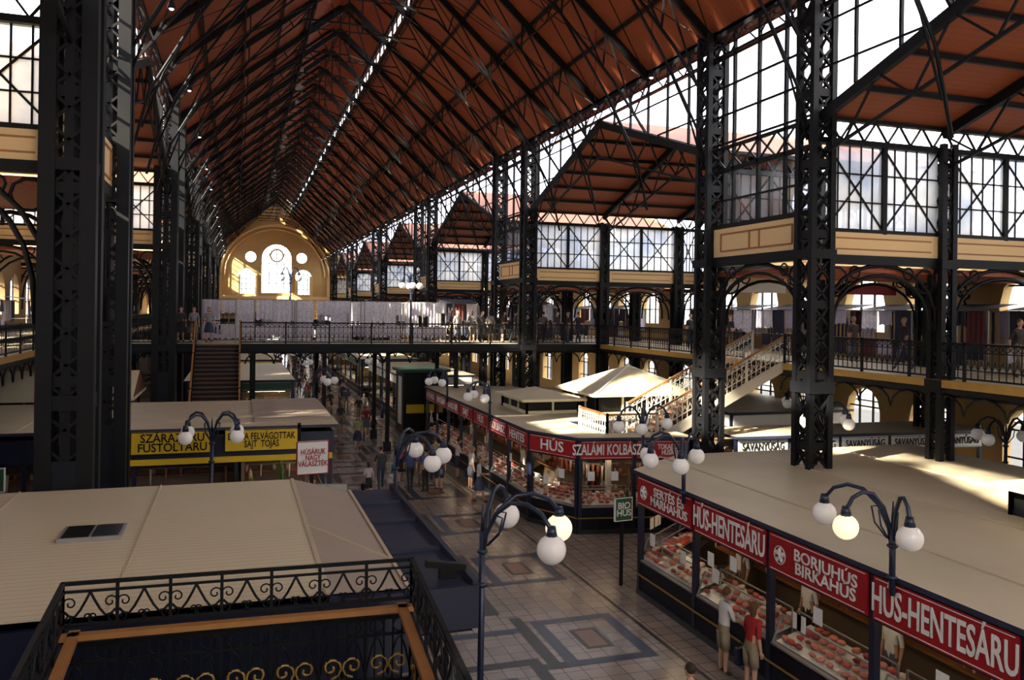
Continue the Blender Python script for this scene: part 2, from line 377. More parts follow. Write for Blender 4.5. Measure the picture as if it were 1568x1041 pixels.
def side(s,xn,ze,b0,b1,tag,foot,peak):
    X=lambda d:xn+s*d
    D=11.2
    steel=MB(); gl=MB(); band=MB(); roof=MB()
    for i,(a,b) in enumerate(PAIRS):
        band.box(min(X(-.1),X(.1)),max(X(-.1),X(.1)),a+.35,b-.35,b0,b1,'cream')
        xi=X(-.115)
        for zz in (b0+.18,b1-.18): band.box(xi-.02,xi+.02,a+.8,b-.8,zz-.025,zz+.025,'cream_line')
        for yy in (a+.8,(a+b)/2-.25,(a+b)/2+.25,b-.8): band.box(xi-.02,xi+.02,yy-.025,yy+.025,b0+.18,b1-.18,'cream_line')
        steel.box(X(0)-.15,X(0)+.15,a,b,b0-.3,b0,'steel'); steel.box(X(0)-.1,X(0)+.1,a,b,b1,b1+.15,'steel')
        gl.poly([(X(.05),a,b1),(X(.05),b,b1),(X(.05),b,ze),(X(.05),a,ze)],'glass')
        n=4
        for k in range(1,n): 
            y=a+(b-a)*k/n; steel.box(X(0)-.05,X(0)+.05,y-.05,y+.05,b1,ze,'steel')
        nz=7
        for k in range(1,nz):
            zz=b1+(ze-b1)*k/nz; steel.box(X(0)-.03,X(0)+.03,a,b,zz-.03,zz+.03,'steel')
        zz=b1+1.9
        for k in range(6):
            y=a+(b-a)*k/6; e=(b-a)/6
            steel.beam((X(0),y,zz),(X(0),y+e,zz+.7),.05,.05,'steel'); steel.beam((X(0),y+e,zz),(X(0),y,zz+.7),.05,.05,'steel')
        steel.box(X(0)-.05,X(0)+.05,a,b,zz-.05,zz+.05,'steel'); steel.box(X(0)-.05,X(0)+.05,a,b,zz+.65,zz+.75,'steel')
        archbeam(steel,(X(0),a+.3),(X(0),b-.3),6.9,b0-.3)
        for y in (a,b):
            for p,(d0,d1) in enumerate(((.35,4.2),(4.6,8.8),(9.2,D))):
                x0,x1=sorted((X(d0),X(d1)))
                f0=foot-.75; z9=b0-.15
                band.box(x0,x1,y-.08,y+.08,z9,z9+.62,'cream')
                for q in (-1,1):
                    band.box(x0+.3,x1-.3,y+q*.09-.015,y+q*.09+.015,z9+.14,z9+.18,'cream_line'); band.box(x0+.3,x1-.3,y+q*.09-.015,y+q*.09+.015,z9+.44,z9+.48,'cream_line')
                steel.box(x0,x1,y-.12,y+.12,z9-.25,z9,'steel'); steel.box(x0,x1,y-.1,y+.1,z9+.62,z9+.72,'steel')
                gl.poly([(x0,y,z9+.7),(x1,y,z9+.7),(x1,y,f0),(x0,y,f0)],'glass_frost')
                xm=(x0+x1)/2
                steel.box(xm-.07,xm+.07,y-.09,y+.09,z9+.6,f0,'steel')
                for (u,v) in ((x0,xm),(xm,x1)):
                    steel.beam((u,y,z9+.7),(v,y,f0),.05,.05,'steel'); steel.beam((v,y,z9+.7),(u,y,f0),.05,.05,'steel')
                for k in range(1,10):
                    xx=x0+(x1-x0)*k/10; steel.box(xx-.02,xx+.02,y-.02,y+.02,z9+.7,f0,'steel')
                for q in (1,2):
                    zc=z9+.7+(f0-z9-.7)*q/3; steel.box(x0,x1,y-.02,y+.02,zc-.02,zc+.02,'steel')
                archbeam(steel,(x0,y),(x1,y),6.9,z9-.25)
            x0,x1=sorted((X(0),X(D)))
            steel.box(x0,x1,y-.15,y+.15,foot-.75,foot-.6,'steel'); steel.box(x0,x1,y-.1,y+.1,foot-.1,foot,'steel')
            lattice(steel,lambda t:(x0+(x1-x0)*t,y,foot-.6),lambda t:(x0+(x1-x0)*t,y,foot-.05),14)
        x0,x1=sorted((X(.15),X(D)))
        roof.box(x0,x1,a+.1,b-.1,b0-.6,b0-.45,'planks_x')
        roof.box(x0,x1,a+.12,b-.12,b0-.45,b0-.44,'roof_white')
    for (a0,a),(b,b2) in zip(PAIRS,PAIRS[1:]):
        mid=(a+b)/2
        for (ya,yb) in ((a,mid),(mid,b)):
            za,zb=(foot,peak) if ya==a else (peak,foot)
            roof.poly([(X(.0),ya,za),(X(D+.3),ya,za),(X(D+.3),yb,zb),(X(.0),yb,zb)],'planks')
            for dd in (0,4.4,9.0):
                steel.beam((X(dd),ya,za-.18),(X(dd),yb,zb-.18),.16,.28,'steel')
                zl0,zl1=(foot-1.2,peak-1.6) if ya==a else (peak-1.6,foot-1.2)
                steel.beam((X(dd),ya,zl0),(X(dd),yb,zl1),.07,.08,'steel')
                lattice(steel,lambda t:(X(dd),ya+(yb-ya)*t,za+(zb-za)*t-.2),lambda t:(X(dd),ya+(yb-ya)*t,zl0+(zl1-zl0)*t),4,.05)
            for k in range(1,6):
                t=k/6; y=ya+(yb-ya)*t; zz=za+(zb-za)*t-.1
                x0,x1=sorted((X(0),X(D))); steel.beam((x0,y,zz),(x1,y,zz),.1,.14,'steel')
        for (yc,ym) in ((a,mid),(b,mid)):
            gl.poly([(X(.05),yc,foot),(X(.05),ym,peak),(X(.05),ym,ze),(X(.05),yc,ze)],'glass')
            for k in range(1,6):
                t=k/6; y=yc+(ym-yc)*t; z0=foot+(peak-foot)*t; steel.box(X(0)-.04,X(0)+.04,y-.04,y+.04,z0,ze,'steel')
            for zz in (foot+1.2,foot+2.4):
                t=min(1,(zz-foot)/(peak-foot)); steel.beam((X(0),yc,zz),(X(0),yc+(ym-yc)*t,zz),.05,.05,'steel')
    steel.box(xn-.15,xn+.15,Y0,Y1,ze-.25,ze,'steel'); steel.box(xn-.08,xn+.08,Y0,Y1,ze-.85,ze-.78,'steel')
    lattice(steel,lambda t:(xn,Y0+(Y1-Y0)*t,ze-.82),lambda t:(xn,Y0+(Y1-Y0)*t,ze-.2),100,.04)
    steel.obj('steel_framework_'+tag); gl.obj('window_clerestory_'+tag); band.obj('trim_parapet_band_'+tag); roof.obj('ceiling_aisle_'+tag)
    out=[(Y0,0),(Y1,0),(Y1,b0)]
    for i in range(len(PAIRS)-1,0,-1):
        a=PAIRS[i][0]; b=PAIRS[i-1][1]; out+=[(a,b0),(a,foot),((a+b)/2,peak),(b,foot),(b,b0)]
    out+=[(Y0,b0)]
    holes=[]; bars=MB()
    for i in range(len(PAIRS)):
        a,b=PAIRS[i]
        if a<-4: a=-3.5
        cs=[((a+b)/2,2.6)]
        if i<len(PAIRS)-1:
            c=PAIRS[i+1][0]; w=c-b
            cs+=[(b+w*k/5+w/10,2.4) for k in range(5)]
            if s>0:
                holes.append([(b+3.,9.6),(c-3.,9.6),(c-3.,12.0),(b+3.,12.0)])
                for k in range(1,9): yy=b+3+(w-6)*k/9; bars.box(X(D)-.05,X(D)+.05,yy-.05,yy+.05,9.6,12,'steel')
                holes.append(archpts(b+w/2,4,12.4,14.4))
        for (yc,w) in cs:
            if s>0: holes.append(archpts(yc,w-.4,1.4,4.2,6))
            holes.append(archpts(yc,w,6.6,9.0 if b0<9.5 else 9.3,6))
            for z0,z1 in ((1.4,4.2),(6.6,9.2)):
                for q in (-.4,.4): bars.box(X(D)-.04,X(D)+.04,yc+q-.03,yc+q+.03,z0,z1,'steel')
                for q in (.35,.7): bars.box(X(D)-.04,X(D)+.04,yc-w/2,yc+w/2,z0+(z1-z0)*q-.03,z0+(z1-z0)*q+.03,'steel')
    holed('wall_'+tag,out,holes,.4,'X',X(D),'plaster' if s>0 else 'plaster_shaded'); bars.obj('window_bars_'+tag)
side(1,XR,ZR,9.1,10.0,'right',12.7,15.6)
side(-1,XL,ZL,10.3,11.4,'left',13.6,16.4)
# far end wall
holes=[archpts(6.0,4.6,9.6,17.4,14),archpts(1.35,2.7,9.4,13.4,10),archpts(10.2,2.7,9.4,13.4,10),
 [(2.0+.85*math.cos(2*pi*k/14),15.3+.85*math.sin(2*pi*k/14)) for k in range(14)],[(9.9+.85*math.cos(2*pi*k/14),15.3+.85*math.sin(2*pi*k/14)) for k in range(14)],
 archpts(6.0,3.6,1.0,5.0),archpts(0.5,2.4,1.0,4.4),archpts(11.5,2.4,1.0,4.4),archpts(-8.5,3,6.8,10),archpts(20.5,3,6.8,10)]
holed('wall_far',[(-14.6,0),(26.2,0),(26.2,15),(XR,ZR),(RX,25.8),(XL,ZL),(-14.6,16)],holes,.5,'Y',Y1+.1,'plaster')
mb=MB()
for c,w,z0,z1 in ((6,4.6,9.6,17.4),(1.35,2.7,9.4,13.4),(10.2,2.7,9.4,13.4)):
    for k in range(1,4): xx=c-w/2+w*k/4; mb.box(xx-.06,xx+.06,Y1,Y1+.1,z0,z1-.3,'steel_grey')
    for k in range(1,5): zz=z0+(z1-z0)*k/5; mb.box(c-w/2,c+w/2,Y1,Y1+.1,zz-.05,zz+.05,'steel_grey')
ring(mb,(6,Y1-.1,15.6),(1,0),1.0,.14,'cream')
n=24
for R,t in ((8.4,.22),(7.7,.12)):
    mb.tube([(RX+R*math.cos(pi*k/n),Y1-.3,12.2+R*.98*math.sin(pi*k/n)) for k in range(n+1)],t,'cream',6)
for x in (RX-8.4,RX-5.6,RX-2.9,RX+3.3,RX+5.6,RX+8.4): mb.box(x-.25,x+.25,Y1-.45,Y1-.1,5.6,12.4,'cream')
mb.box(XL,XR,Y1-.5,Y1-.1,8.6,9.1,'cream')
mb.obj('trim_far_wall')
# near end wall behind camera with its large arched windows
holed('wall_near',[(-14.6,0),(26.2,0),(26.2,15),(XR,ZR),(RX,25.8),(XL,ZL),(-14.6,16)],
 [archpts(RX,11,9.2,20.5,14),archpts(-2.2+.3,3,8.0,13,8),archpts(13.2,2.6,8.0,13,8),archpts(20.5,7,7,13.5,10),archpts(-9,4,6.6,11,8),archpts(6,4,.1,4.6)],.5,'Y',Y0-.1,'plaster')
mb=MB()
for k in range(1,8): x=RX-5.5+11*k/8; mb.box(x-.06,x+.06,Y0-.1,Y0+.05,9.2,20,'steel')
for k in range(1,8): zz=9.2+k*1.4; mb.box(RX-5.5,RX+5.5,Y0-.1,Y0+.05,zz-.05,zz+.05,'steel')
mb.obj('window_bars_near')
# ---------------------------------------------------------------- galleries + bridge
def rail(mb,p,q,h=1.05,bal=.22,top='steel',orn=True,m='steel'):
    p=Vector(p);q=Vector(q);L=(Vector((q.x,q.y))-Vector((p.x,p.y))).length; 
    P=lambda s,z:Vector((p.x+(q.x-p.x)*s/L,p.y+(q.y-p.y)*s/L,p.z+(q.z-p.z)*s/L+z))
    mb.beam(P(0,h),P(L,h),.07,.06,top); mb.beam(P(0,.1),P(L,.1),.04,.05,m); mb.beam(P(0,h-.22),P(L,h-.22),.03,.03,m); mb.beam(P(0,.34),P(L,.34),.03,.03,m)
    n=max(1,round(L/2)); 
    for k in range(n+1): mb.beam(P(L*k/n,0),P(L*k/n,h+.05),.07,.07,m)
    n=max(1,round(L/bal)); e=L/n
    for k in range(n):
        mb.beam(P(e*k,.1),P(e*k,h),.022,.022,m)
        if orn:
            mb.beam(P(e*k,h-.2),P(e*(k+1),h),.018,.018,m); mb.beam(P(e*(k+1),h-.2),P(e*k,h),.018,.018,m)
            mb.beam(P(e*k,.34),P(e*(k+.5),.6),.018,.018,m); mb.beam(P(e*(k+.5),.6),P(e*(k+1),.34),.018,.018,m)
def gal(x0,x1,y0,y1,name,yellow=True,edges=()):
    mb=MB(); mb.box(x0,x1,y0,y1,GZ-.18,GZ,'roof_plain'); mb.box(x0+.05,x1-.05,y0+.05,y1-.05,GZ-.45,GZ-.18,'steel')
    for e in edges:
        (ax,ay),(bx,by)=e; L=math.hypot(bx-ax,by-ay); d=((bx-ax)/L,(by-ay)/L)
        if yellow: mb.beam((ax,ay,GZ-.1),(bx,by,GZ-.1),.16,.22,'gold')
        else: mb.beam((ax,ay,GZ-.1),(bx,by,GZ-.1),.16,.24,'steel')
        n=max(1,int(L/1.3)); 
        mb.beam((ax,ay,GZ-.3),(bx,by,GZ-.3),.12,.14,'steel')
        for k in range(n):
            s=L*k/n+.65*L/n/1.0; c=(ax+d[0]*s,ay+d[1]*s,GZ-.62)
            w=L/n
            mb.tube([(c[0]+d[0]*w/2*math.cos(pi*j/6),c[1]+d[1]*w/2*math.cos(pi*j/6),GZ-.95+.55*math.sin(pi*j/6)) for j in range(7)],.035,'steel',4)
        rail(mb,(ax,ay,GZ),(bx,by,GZ))
    return mb.obj(name)
gal(XR+4.2,XR+11,0,Y1-.3,'gallery_right',edges=[((XR+4.2,0),(XR+4.2,25.7)),((XR+4.2,28.3),(XR+4.2,42.1)),((XR+4.2,47.3),(XR+4.2,138))])
gal(XL-11,XL-4.2,0,Y1-.3,'gallery_left',edges=[((XL-4.2,0),(XL-4.2,42.1)),((XL-4.2,47.3),(XL-4.2,138))])
gal(XL-4.2,XR+4.2,42.1,47.3,'gallery_bridge',False,edges=[((XL-4.2,42.1),(-1.9,42.1)),((.2,42.1),(XR+4.2,42.1)),((XL-4.2,47.3),(XR+4.2,47.3))])
gal(XL-4.2,XR+4.2,88.7,93.9,'gallery_bridge',False,edges=[((XL-4.2,88.7),(XR+4.2,88.7))])
gal(XL-4.2,XR+4.2,132,Y1-.5,'gallery_bridge',False,edges=[((XL-4.2,132),(XR+4.2,132))])
mb=MB(); mb.box(-14,26,Y0,1.2,GZ-.3,GZ,'roof_plain'); mb.obj('gallery_near')
mb=MB()
for x in (0.8,4.2,7.4,11):
    for y in (42.5,46.9):
        mb.box(x-.1,x+.1,y-.1,y+.1,0,GZ-.4,'steel'); mb.box(x-.18,x+.18,y-.18,y+.18,0,.5,'steel_blue')
mb.obj('bridge_column')
# ---------------------------------------------------------------- stairs
def stair(name,p,q,w,n,rails=True,railm='steel',top='wood',step='wood_step'):
    mb=MB(); p=Vector(p);q=Vector(q); d=Vector((q.x-p.x,q.y-p.y,0)); L=d.length; d/=L; s=Vector((-d.y,d.x,0))
    for k in range(n):
        a=p+d*(L*k/n); z=p.z+(q.z-p.z)*(k+1)/n; b=a+d*(L/n+.03)
        c=[a-s*w/2,a+s*w/2,b+s*w/2,b-s*w/2]
        mb.hexa([(v.x,v.y,z-.05) for v in c]+[(v.x,v.y,z) for v in c],step)
        b=a+d*.03; c=[a-s*w/2,a+s*w/2,b+s*w/2,b-s*w/2]
        mb.hexa([(v.x,v.y,z-(q.z-p.z)/n) for v in c]+[(v.x,v.y,z-.05) for v in c],'black')
    for k in (-1,1):
        o=s*(w/2)*k
        mb.beam(p+o,q+o,.08,.34,railm)
        if rails: rail(mb,p+o+Vector((0,0,.1)),q+o+Vector((0,0,.1)),1.0,.2,top,True,railm)
    return mb.obj(name)
stair('staircase',(-.85,36.2,1.2),(-.85,42.1,GZ),2.0,24)
mb=MB(); mb.box(-1.9,.2,35.2,36.2,1.0,1.2,'wood_step'); mb.box(-1.9,.2,35.2,35.3,0,1.,'steel'); mb.obj('stair_landing')
SW='stair_white'
stair('staircase',(13.9,27.0,2.8),(19.3,27.0,GZ),2.3,16,True,SW)
mb=MB(); mb.box(12.0,13.9,25.8,28.2,2.65,2.8,'roof_plain'); 
for x in (12.1,13.8):
    for y in (25.9,28.1): mb.box(x-.08,x+.08,y-.08,y+.08,0,2.65,SW)
rail(mb,(12.0,25.8,2.8),(13.9,25.8,2.8),1.0,.2,'wood',True,SW); rail(mb,(12.0,28.2,2.8),(12.0,25.8,2.8),1.0,.2,'wood',True,SW)
mb.obj('stair_landing')
stair('staircase',(13.0,35.5,0),(13.0,28.2,2.8),1.6,16,False,SW)
# near landing bottom-left with scroll balustrade
mb=MB()
LX0,LX1,LY0,LY1=-1.72,2.02,6.3,9.9
mb.box(LX0-.05,LX1-.3,LY0,LY1+.05,2.6,2.8,'black')
for x in (LX0,LX1-.35):
    for y in (LY0,LY1): mb.box(x-.1,x+.1,y-.1,y+.1,0,2.6,'steel')
def spiral(c,d,r0,r1,a0,a1,n=12):
    return [(c[0]+d[0]*(r0+(r1-r0)*k/n)*math.cos(a0+(a1-a0)*k/n),c[1]+d[1]*(r0+(r1-r0)*k/n)*math.cos(a0+(a1-a0)*k/n),c[2]+(r0+(r1-r0)*k/n)*math.sin(a0+(a1-a0)*k/n)) for k in range(n+1)]
def near_rail(p,q,npan,inn):
    p=Vector((p[0],p[1],0));q=Vector((q[0],q[1],0));L=(q-p).length;d=(q-p)/L
    P=lambda s,z:p+d*s+Vector((0,0,z))
    I=Vector((inn[0],inn[1],0))*.12
    mb.beam(P(0,4.32),P(L,4.32),.05,.035,'steel'); mb.beam(P(0,4.23),P(L,4.23),.03,.025,'steel'); mb.beam(P(0,3.87),P(L,3.87),.035,.035,'steel')
    mb.beam(P(0,3.79)+I,P(L,3.79)+I,.11,.06,'wood')
    mb.beam(P(0,3.66),P(L,3.66),.04,.05,'steel'); mb.beam(P(0,3.46),P(L,3.46),.03,.03,'steel'); mb.beam(P(0,2.9),P(L,2.9),.04,.05,'steel')
    w=L/npan
    for k in range(npan+1):
        mb.beam(P(w*k,2.8),P(w*k,4.34),.035,.035,'steel')
    for k in range(npan):
        s=w*k
        for (a,sg) in ((s,1),(s+w,-1)):
            mb.tube(spiral(P(a+sg*w*.13,4.10),d*sg,.015,.07,-pi*1.2,pi*.9),.009,'steel',4)
            pts=[P(a+sg*w*t,z) for t,z in ((.03,4.02),(.12,3.97),(.22,3.96),(.32,4.03),(.42,4.13),(.5,4.22))]
            mb.tube(pts,.014,'steel',4)
            mb.tube(spiral(P(a+sg*w*.10,3.94),d*sg,.045,.012,-pi*.5,pi*1.3),.009,'steel',4)
        mb.tube(spiral(P(s+w*.44,3.95),d,.06,.012,-pi*.5,pi*1.3),.009,'steel',4); mb.tube(spiral(P(s+w*.56,3.95),-d,.06,.012,-pi*.5,pi*1.3),.009,'steel',4)
        for j in range(1,5):
            mb.beam(P(s+w*j/5,2.9),P(s+w*j/5,3.66),.02,.02,'steel')
        for j in range(2):
            cc=P(s+w*(.27+.46*j),3.12); sg=1-2*j
            mb.tube(spiral(cc,d*sg,.13,.02,-pi*.5,pi*2.2,18),.016,'gold',4)
            ring(mb,P(s+w*(.25+.5*j),3.56),d,.08,.010,'steel',10)
        for j in range(2):
            mb.tube([P(s+w*(t+j)/2,2.98+.44*math.sin(pi*t)) for t in [i/8 for i in range(9)]],.011,'steel',4)
near_rail((LX0,LY1),(LX1,LY1-.12),7,(0,-1)); near_rail((LX1,LY1-.12),(LX1-.22,LY0),6,(-1,0)); near_rail((LX0,LY1),(LX0+.12,LY0),6,(1,0))
mb.obj('stair_landing_balustrade')
stair('staircase',(0,6.3,2.8),(0,1.2,GZ),2.8,16,False)
# ---------------------------------------------------------------- stalls
def facade(mb,par,p0,p1,nb,signs,kind='meat',zr=3.1,near=True,signm='red',fm='navy',txm='white',lit=True,sh=.68):
    p0=Vector((p0[0],p0[1],0));p1=Vector((p1[0],p1[1],0));L=(p1-p0).length;u=(p1-p0)/L;nrm=u.cross(Vector((0,0,1)))
    P=lambda s,d,z:p0+u*s-nrm*d+Vector((0,0,z))
    def bx(s0,s1,d0,d1,z0,z1,m):
        mb.hexa([P(s0,d0,z0),P(s1,d0,z0),P(s1,d1,z0),P(s0,d1,z0),P(s0,d0,z1),P(s1,d0,z1),P(s1,d1,z1),P(s0,d1,z1)],m)
    zf=zr-sh-.06; w=L/nb
    bx(0,L,-.05,.9,0,.14,'tile_dark'); bx(.03,L-.03,0,.12,.14,.86,'steel_blue'); bx(.03,L-.03,.0,.95,.84,.90,'steel_grey')
    bx(0,L,-.02,.12,zf,zr,fm)
    bx(0,L,2.7,2.8,0,zf,'shopwall'); bx(0,L,2.3,2.7,1.0,1.05,'wood'); bx(0,L,2.4,2.7,1.6,1.64,'wood')
    bx(0,L,0,2.8,zf+.1,zf+.16,'shopwall')
    bx(0,L,-.04,-.02,.5,.54,'gold')
    for k in range(nb+1):
        s=min(max(w*k,.07),L-.07); bx(s-.06,s+.06,-.03,.1,0,zr,'navy')
    cols={'meat':['meat1','meat2','meat3','fat'],'veg':['veg_g','veg_y','veg_r','veg_g'],'mix':['veg_y','meat3','white','veg_r']}[kind]
    for k in range(nb):
        s0=w*k+.1;s1=w*(k+1)-.1
        mb.poly([P(s0,.1,.92),P(s1,.1,.92),P(s1,.9,1.15),P(s0,.9,1.15)],'tray')
        mb.poly([P(s0,.02,.90),P(s1,.02,.90),P(s1,.22,1.42),P(s0,.22,1.42)],'caseglass')
        mb.poly([P(s0,.22,1.42),P(s1,.22,1.42),P(s1,.62,1.44),P(s0,.62,1.44)],'caseglass')
        mb.beam(P(s0,.22,1.42),P(s1,.22,1.42),.025,.025,'steel_grey'); mb.beam(P(s0,.62,1.44),P(s1,.62,1.44),.025,.025,'steel_grey')
        for e in (s0,s1): mb.beam(P(e,.02,.9),P(e,.22,1.42),.03,.03,'steel_grey'); mb.beam(P(e,.62,.95),P(e,.62,1.44),.03,.03,'steel_grey')
        nx=int((s1-s0)/(.2 if near else .34)); nr=4 if near else 2
        for i in range(nx):
            cg=random.choice(cols)
            for j in range(nr):
                if random.random()<.12: continue
                s=s0+.12+(s1-s0-.24)*i/max(1,nx-1); dd=.2+.62*j/max(1,nr-1)
                c=P(s+random.uniform(-.03,.03),dd,.98+.23*(dd-.1)/.8)
                mb.sph(c,(random.uniform(.06,.11),random.uniform(.07,.12),random.uniform(.03,.065)),random.choice([cg,cg,random.choice(cols)]),6,4)
        bx(s0,s1,1.5,1.53,2.02,2.05,'steel_grey')
        n=int((s1-s0)/(.2 if near else .45))
        for i in range(n):
            s=s0+(s1-s0)*(i+.5)/n; h=random.uniform(.2,.6); c=P(s,1.5,2.02)
            if random.random()<.9: mb.tube([c,c-Vector((0,0,h*.5)),c-Vector((0,0,h))],random.uniform(.03,.07),random.choice(cols),5,r2=.02)
        for i in range(n):
            s=s0+(s1-s0)*(i+.5)/n
            mb.sph(P(s,2.5,1.74),(.07,.07,.1),random.choice(cols+['white']),5,4); 
            mb.sph(P(s,2.5,1.14),(.08,.08,.09),random.choice(cols+['white']),5,4)
        if lit: bx(s0+.3,s1-.3,.7,.76,zf-.08,zf-.03,'tube_light')
        if near:
            for q in range(3):
                s=random.uniform(s0+.05,s1-.4); zq=random.choice([1.45,1.75,1.9])
                if random.random()<.65: bx(s,s+.24,-.05,-.04,zq,zq+.3,'white')
        if signs:
            sg=signs[k%len(signs)]
            bx(s0-.03,s1+.03,-.07,-.03,zf+.05,zr-.04,signm)
            for zz in (zf+.08,zr-.08): bx(s0+.02,s1-.02,-.078,-.07,zz,zz+.012,txm)
            if sg:
                lines=sg.split('\n'); ml=max(len(x) for x in lines); logo=near and len(lines)>1; W=s1-s0-(.62 if logo else .15)
                sz=(sh-.2)/len(lines)*(1.18 if len(lines)==1 else 1.12)
                if not near: sz=min(sz,W/(ml*.6)*1.3)
                text(sg,P((s0+s1)/2+(.28 if logo else 0),-.085,(zf+zr)/2),u,sz,txm,par,sx=max(.55,min(1.15,W*.95/(ml*.62*sz))))
                if logo:
                    c=P(s0+.33,-.09,(zf+zr)/2)
                    ring(mb,c,u,.17,.012,txm,14)
                    for t in range(5):
                        a=2*pi*t/5+.3; mb.sph(c+u*.10*math.cos(a)+Vector((0,0,.10*math.sin(a))),(.04,.04,.05),txm,6,4)
                    mb.sph(c,(.07,.07,.08),txm,8,5); mb.sph(c+nrm*.04,(.04,.04,.04),signm,6,4)
def roofpoly(mb,pts,z,m='roof_plain',edge='gutter'):
    mb.prism(pts,z,z+.09,edge,m)
def stallblock(name,org,fac,roofs,extra=None):
    par=empty(name,(0,0,0)); mb=MB()
    for f in fac: facade(mb,par,*f[0],**f[1])
    for r in roofs: roofpoly(mb,*r)
    if extra: extra(mb)
    mb.obj('stall_body',par)
    return par
def seams(mb,x0,x1,y0,y1,z,step,axis='x'):
    k=x0 if axis=='x' else y0
    while k<(x1 if axis=='x' else y1):
        if axis=='x': mb.box(k-.015,k+.015,y0,y1,z,z+.03,'roof_plain')
        else: mb.box(x0,x1,k-.015,k+.015,z,z+.03,'roof_plain')
        k+=step
def exA(mb):
    seams(mb,11.5,20.5,5,21.2,3.19,3.0)
    mb.box(20.3,20.5,5,21.4,0,3.1,'shopwall')
    mb.box(12.6,19.8,21.0,21.2,0,3.1,'shopwall')
stallblock('butcher_stall',0,[
 (((10.0,19.5),(10.0,5.5),5,['SERTÉS ÉS\nMARHAHÚS','HÚS-HENTESÁRU','BORJUHÚS\nBIRKAHÚS','HÚS-HENTESÁRU']),dict(zr=3.1,sh=.74)),
 (((12.1,21.2),(10.0,19.5),1,['']),dict(zr=3.1))],
 [([(9.9,5.2),(20.6,5.2),(20.6,21.4),(12.2,21.4),(9.9,19.65)],3.1)],exA)
def exB(mb):
    mb.box(11.6,11.7,27,29,0,3.1,'shopwall')
stallblock('butcher_stall',0,[
 (((9.7,43.6),(9.7,27.2),7,['HÚSÁRU','HENTESÁRU','BAROMFI','SAJT','HÚS','KOLBÁSZ','HENTES']),dict(zr=3.1,sh=.55)),
 (((9.7,27.2),(10.7,25.2),1,['HÚS']),dict(zr=3.1,sh=.62)),
 (((10.7,25.2),(14.4,24.5),2,['SZALÁMI KOLBÁSZ','TOKAJI BOR\nHÚSÁRU']),dict(zr=3.1,sh=.62))],
 [([(9.58,43.8),(9.58,27.1),(10.6,25.0),(14.5,24.3),(14.5,25.6),(11.8,25.7),(11.8,28.8),(18,28.8),(18,41),(12,43.8)],3.1)],exB)
def simpleblock(name,x0,x1,y0,y1,faces,z=3.1,col='red',signs=('ÁRU',),kind='mix',roof='roof_plain',nb=4):
    fac=[]
    if 'W' in faces: fac.append((((x0,y1),(x0,y0),nb,list(signs)),dict(zr=z,near=False,signm=col,kind=kind,sh=.5)))
    if 'E' in faces: fac.append((((x1,y0),(x1,y1),nb,list(signs)),dict(zr=z,near=False,signm=col,kind=kind,sh=.5)))
    if 'S' in faces: fac.append((((x0,y0),(x1,y0),max(2,int((x1-x0)/2.6)),list(signs)),dict(zr=z,near=False,signm=col,kind=kind,sh=.5)))
    return stallblock(name,0,fac,[([(x0-.12,y0-.12),(x1+.12,y0-.12),(x1+.12,y1+.12),(x0-.12,y1+.12)],z,roof)])
simpleblock('produce_stall',9.7,14.3,51,64,'WS',col='white',signs=('',),kind='veg',nb=5)
simpleblock('produce_stall',9.7,14.3,68,86,'WS',col='green',signs=('',),kind='veg',nb=5)
simpleblock('produce_stall',9.7,14.3,90,110,'WS',col='red',signs=('',),kind='mix',nb=5)
simpleblock('produce_stall',9.7,14.3,113,130,'WS',col='yellow',signs=('',),kind='mix',nb=5)
simpleblock('produce_stall',-2.6,3.1,49,64,'ES',col='green',signs=('',),kind='veg',nb=5,roof='roof_white')
simpleblock('produce_stall',-2.6,3.1,68,86,'ES',col='yellow',signs=('',),kind='veg',nb=5)
simpleblock('produce_stall',-2.6,3.1,90,110,'ES',col='red',signs=('',),kind='mix',nb=5)
simpleblock('produce_stall',-2.6,3.1,113,130,'ES',col='white',signs=('',),kind='mix',nb=5)
stallblock('pickle_stall',0,[(((15.6,23.6),(25.4,23.0),5,['SAVANYÚSÁG']),dict(zr=3.2,near=False,signm='white',txm='black',sh=.5,kind='veg'))],
 [([(15.5,23.4),(25.5,22.8),(25.5,25.4),(15.5,25.6)],3.2)])
simpleblock('produce_stall',19.6,25.6,30,40,'WS',col='white',signs=('',),kind='veg',nb=3)
